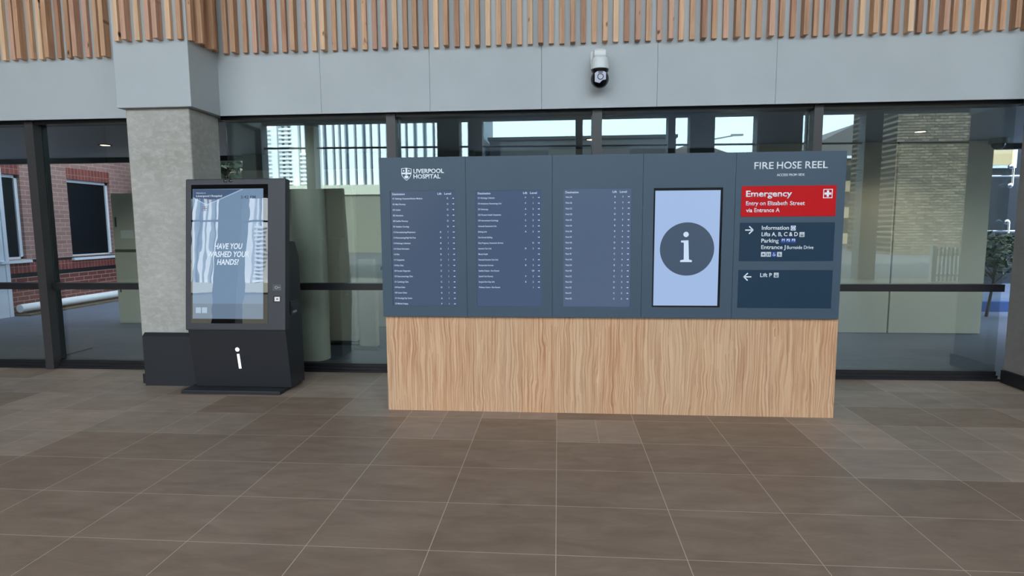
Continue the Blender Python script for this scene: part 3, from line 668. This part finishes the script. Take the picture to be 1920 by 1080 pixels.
# ------------------------------------------------------------------ brick building beyond
BX = -10.0
bb = thing('brick_building', 'red-brown brick building with white-framed windows beyond the far panes', 'building', (-10.5, 11.5, 0))
def wallpiece(name, mt, y0, y1, z0, z1, dx=0.0):
    return MB().box(BX - .3, BX + dx, y0, y1, z0, z1).build(name, M[mt], bb)
WN = [(9.80, 10.34, 1.02, 2.60), (11.40, 12.55, 1.0, 2.61)]
ys = [6.0, 9.80, 10.34, 11.40, 12.55, 16.0]
for k in range(5):
    a, b = ys[k], ys[k + 1]
    if k in (1, 3):
        w = WN[0 if k == 1 else 1]; wallpiece('upper_wall', 'brick', a, b, 2.84, 6.0); wallpiece('lintel', 'brick_sold', a - .0, b + .0, w[3], 2.84, .004)
    else: wallpiece('upper_wall', 'brick', a, b, 1.04, 6.0)
wallpiece('dark_band', 'skirt', 9.8, 16, .97, 1.02, .002); wallpiece('soldier_course', 'brick_sold', 9.8, 16, .78, .97, .003); wallpiece('dark_band', 'skirt', 9.8, 16, .70, .78, .002); wallpiece('lower_wall', 'brick_red', 6.0, 16, 0, .70)
wallpiece('lower_wall', 'brick', 6.0, 9.8, .70, 1.04); wallpiece('sill_course', 'brick', 9.8, 16, 1.02, 1.04)
for (a, b, z0, z1) in WN:
    wf = MB().box(BX - .12, BX - .06, a, a + .06, z0, z1).box(BX - .12, BX - .06, b - .06, b, z0, z1).box(BX - .12, BX - .06, a, b, z0, z0 + .06).box(BX - .12, BX - .06, a, b, z1 - .06, z1).build('window_frame', M['wframe'], bb)
    MB().box(BX - .11, BX - .09, a + .06, b - .06, z0 + .06, z1 - .06).build('window_pane', M['dpane'], bb)
    MB().box(BX - .1, BX + .06, a - .03, b + .06, z0 - .05, z0).build('window_sill', M['wframe'], bb)
dd = MB().box(BX - .02, BX + .05, 9.35, 9.46, 0, 2.7).box(BX - .02, BX + .05, 9.86, 9.93, 0, 2.7).box(BX - .02, BX + .05, 9.46, 9.86, 2.6, 2.7).box(BX - .02, BX + .03, 9.46, 9.86, 0, 2.6).build('door', M['wframe'], bb)
pp = MB().cyl((BX + .12, 9.98, .14), (BX + .12, 13.6, .14), .075, n=16).build('drain_pipe', M['pipe'], None, (BX + .12, 11.7, .14), smooth=True)
tag(pp, 'white plastic pipe running along the foot of the brick building', 'pipe')
mu = MB().box(BX + .01, BX + .32, 9.98, 14, .0, .03).build('bark_strip', M['mulch']); tag(mu, 'strip of brown bark mulch under the white pipe', 'mulch'); mu['kind'] = 'stuff'

def tree(name, label, x, y, h, cr, count, leaf, mat='leaf', seed=1, cat='tree', trunk=.1):
    r = random.Random(seed); t = thing(name, label, cat, (x, y, 0))
    tk = MB().cyl((x, y, 0), (x + .1, y, h * .55), trunk, trunk * .6, 10)
    for k in range(7):
        a = 2 * PI * k / 7; tk.cyl((x + .08, y, h * (.38 + .02 * k)), (x + cr * .7 * math.cos(a), y + cr * .7 * math.sin(a), h * (.62 + .04 * k)), trunk * .4, trunk * .12, 6)
    tk.build('trunk', M['bark'], t)
    f = MB()
    for k in range(9):
        a = 2 * PI * k / 9; f.leaves((x + cr * .5 * math.cos(a), y + cr * .5 * math.sin(a), h * (.68 + .035 * (k % 5))), cr * .6, count // 9, leaf, r)
    f.build('foliage', M[mat], t)
tree('tree', 'dark leafy tree seen through the gap between column and kiosk', -8.2, 14.0, 4.2, 1.6, 1500, .14, 'leaf', 4)
tree('shrub', 'bushy green shrub in front of the glass screen beyond the end pane', 7.35, 10.6, 1.5, .62, 900, .06, 'leaf', 12, 'shrub', .025)
tree('shrub', 'small dark shrub beside the shorter totem beyond the glass', -2.35, 8.5, 1.5, .22, 260, .05, 'leaf', 13, 'shrub', .02)

# blue-grey building and frameless glass screen in the right-hand gap
nb = thing('hospital_wing', 'dark blue-grey hospital wing with a lit window far beyond the end pane', 'building', (3, 19, 0))
MB().box(-34, -6.6, 18.5, 24, 0, 15).build('west_block', M['apt'], nb)
MB().box(-6.6, 24, 16.5, 24, 0, 13).build('east_block', M['facade'], nb)
wx0, wx1 = at_y(1858, 300, 16.4).x, at_y(1899, 300, 16.4).x
wd = MB().box(wx0 - .1, wx1 + .1, 16.40, 16.5, 3.02, 3.78).build('window_frame', M['wframe'], nb)
MB().box(wx0, wx1, 16.38, 16.40, 3.10, 3.70).build('lit_pane', M['lit'], nb)
gs = thing('glass_screen', 'frameless glass screen held by steel spider fittings beyond the end pane', 'screen', (7.6, 11.5, 0))
for a, b in ((6.75, 7.86), (7.88, 9.0)): MB().box(a, b, 11.6, 11.615, .05, 3.2).build('pane', M['clear'], gs)
MB().box(7.86, 7.88, 11.595, 11.62, .05, 3.2).build('seal', M['joint'], gs)
for zc in (2.45, 1.45):
    MB().cyl((7.3, 11.52, zc), (8.5, 11.52, zc), .02, n=10).build('support_rod', M['steel'], gs)
    for xc in (7.52, 8.25):
        sp = MB().cyl((xc, 11.52, zc - .17), (xc, 11.52, zc + .17), .022, n=10)
        for q in (-.17, .17): sp.sphere((xc - .05, 11.50, zc + q), .05, 12); sp.cyl((xc - .05, 11.5, zc + q), (xc, 11.52, zc + q), .018, n=8)
        sp.build('spider_fitting', M['steel'], gs, smooth=True)
kb = MB().box(6.9, 9.5, 11.2, 11.35, 0, .18).build('planter_edge', M['bluebin'], None, (8.2, 11.28, 0)); tag(kb, 'low blue planter edge under the shrub beyond the end pane', 'planter')

# ------------------------------------------------------------------ the street behind the photographer, seen only in the glass
wb = thing('ribbed_building', 'white building with upright ribs and louvre bands mirrored in the glazing beside the board', 'building', (-15, -28, 0))
WY = -24.4
MB().box(-34, -4.9, WY - 8, WY, 0, 18).build('wall', M['rib_g'], wb)
ribs = MB(); x = -25.0; rr = random.Random(5); louv = MB()
while x < -5.0:
    w = rr.choice([.22, .22, .34, .5]); ribs.box(x, x + w, WY, WY + .3, 4.2, 18); x += w + rr.choice([.18, .26, .4])
ribs.build('upright_rib', M['rib_w'], wb)
ribs = MB(); x = -33
for (a, b, zt) in ((-20.1, -19.35, 7.0), (-18.8, -18.05, 8.0), (-17.55, -16.7, 8.8), (-16.2, -15.4, 6.6)):
    for q in range(int((zt - 4.3) / .26)): louv.box(a, b, WY, WY + .5, 4.3 + q * .26, 4.42 + q * .26)
    ribs.box(b + .03, b + .42, WY, WY + .55, 4.2, 18)
louv.build('louvre_blade', M['rib_w'], wb); ribs.build('broad_pier', M['rib_w'], wb)
MB().box(-34, -4.9, WY, WY + .9, 0, 3.6).build('podium', M['podium'], wb); MB().box(-34, -4.9, WY, WY + 1.0, 3.6, 4.2).build('parapet', M['olive'], wb)
fb = thing('flat_roofed_building', 'dark flat-roofed building mirrored as a straight skyline above the board', 'building', (1.3, -30, 0))
MB().box(-4.6, 7.7, -33, -27.4, 0, 7.3).build('wall', M['darkclad'], fb); MB().box(-4.7, 7.8, -33.1, -27.3, 7.3, 7.5).build('roof_edge', M['frame_dark'], fb)
def house(name, label, x0, x1, y0, y1, ze, za, mat, floors):
    h = thing(name, label, 'building', ((x0 + x1) / 2, (y0 + y1) / 2, 0)); MB().box(x0, x1, y0, y1, 0, ze).build('wall', M[mat], h)
    r = MB(); xm = (x0 + x1) / 2
    r.prism([(x0 - .5, ze), (x1 + .5, ze), (xm, za)], y0 - .4, y1 + .4, 'y'); r.build('roof', M['roof'], h)
    MB().box(x0 - .5, x1 + .5, y1 + .4, y1 + .5, ze - .2, ze).build('gutter', M['wframe'], h)
    for f in range(floors):
        for k in range(3):
            xc = x0 + (k + .5) * (x1 - x0) / 3; zc = ze - 1.3 - f * 2.1
            w = MB().box(xc - .7, xc + .7, y1, y1 + .04, zc - .6, zc + .6).build('window', M['dpane'], h)
house('apartment_block', 'cream apartment block with gabled roof mirrored in the end pane', 19.0, 28.5, -46, -37.4, 7.0, 9.6, 'apt', 3)
house('gabled_house', 'grey gabled roof mirrored beside the street lamp', 7.6, 14.6, -46, -37.4, 6.9, 8.3, 'apt', 2)
tw = MB().box(17.2, 26, -24, -19.4, 0, 14).build('brick_tower', M['brick_tan'], None, (18.8, -21, 0)); tag(tw, 'tan brick tower mirrored in the end pane', 'building')
sl = thing('street_lamp', 'street lamp with a long arm mirrored against the sky', 'street lamp', (10.0, -27.4, 0))
MB().cyl((10.0, -27.4, 0), (10.1, -27.4, 7.2), .09, .06, 12).build('pole', M['lampgrey'], sl); MB().cyl((10.1, -27.4, 7.15), (11.3, -27.4, 7.35), .05, n=8).build('arm', M['lampgrey'], sl); MB().box(11.2, 11.95, -27.5, -27.3, 7.33, 7.45).build('lamp_head', M['lampgrey'], sl)
fc = thing('picket_fence', 'short white picket barrier mirrored in the end pane', 'fence', (10.9, -4.4, 0))
m = MB().box(10.3, 11.1, -4.42, -4.38, .15, .22).box(10.3, 11.1, -4.42, -4.38, .72, .79); m.build('rail', M['fence'], fc)
for k in range(8): MB().box(10.3 + k * .105, 10.36 + k * .105, -4.38, -4.36, .02, .95).build('picket', M['fence'], fc)
for k in range(2): MB().box(10.22 + k * .9, 10.30 + k * .9, -4.46, -4.34, 0, 1.0).build('post', M['fence'], fc)

# ------------------------------------------------------------------ light
W = bpy.data.worlds.new('sky'); S.world = W; W.use_nodes = True; t = W.node_tree; t.nodes.clear()
o = t.nodes.new('ShaderNodeOutputWorld'); bg = t.nodes.new('ShaderNodeBackground'); tc = t.nodes.new('ShaderNodeTexCoord'); sp = t.nodes.new('ShaderNodeSeparateXYZ'); rp = t.nodes.new('ShaderNodeValToRGB')
t.links.new(tc.outputs['Generated'], sp.inputs[0]); t.links.new(sp.outputs['Z'], rp.inputs[0])
e = rp.color_ramp.elements; e[0].position = 0.0; e[0].color = (.74, .93, 1, 1); e[1].position = .6; e[1].color = (.66, .76, .90, 1)
t.links.new(rp.outputs[0], bg.inputs[0]); bg.inputs[1].default_value = 7.0; t.links.new(bg.outputs[0], o.inputs[0])
sun = bpy.data.lights.new('sun', 'SUN'); sun.energy = 15; sun.angle = .01; sun.color = (1, .95, .86)
so = bpy.data.objects.new('sun', sun); COL.objects.link(so); so.rotation_euler = Vector((.35, -1, -1.15)).to_track_quat('-Z', 'Y').to_euler(); so.location = (0, 20, 30)

S.view_settings.view_transform = 'Standard'; S.view_settings.look = 'None'; S.view_settings.gamma = 1; S.view_settings.use_curve_mapping = False
S.view_settings.exposure = 0.0
try: S.cycles.use_denoising = True
except Exception: pass
S.cycles.max_bounces = 10; S.cycles.diffuse_bounces = 5; S.cycles.transparent_max_bounces = 16; S.cycles.sample_clamp_indirect = 8
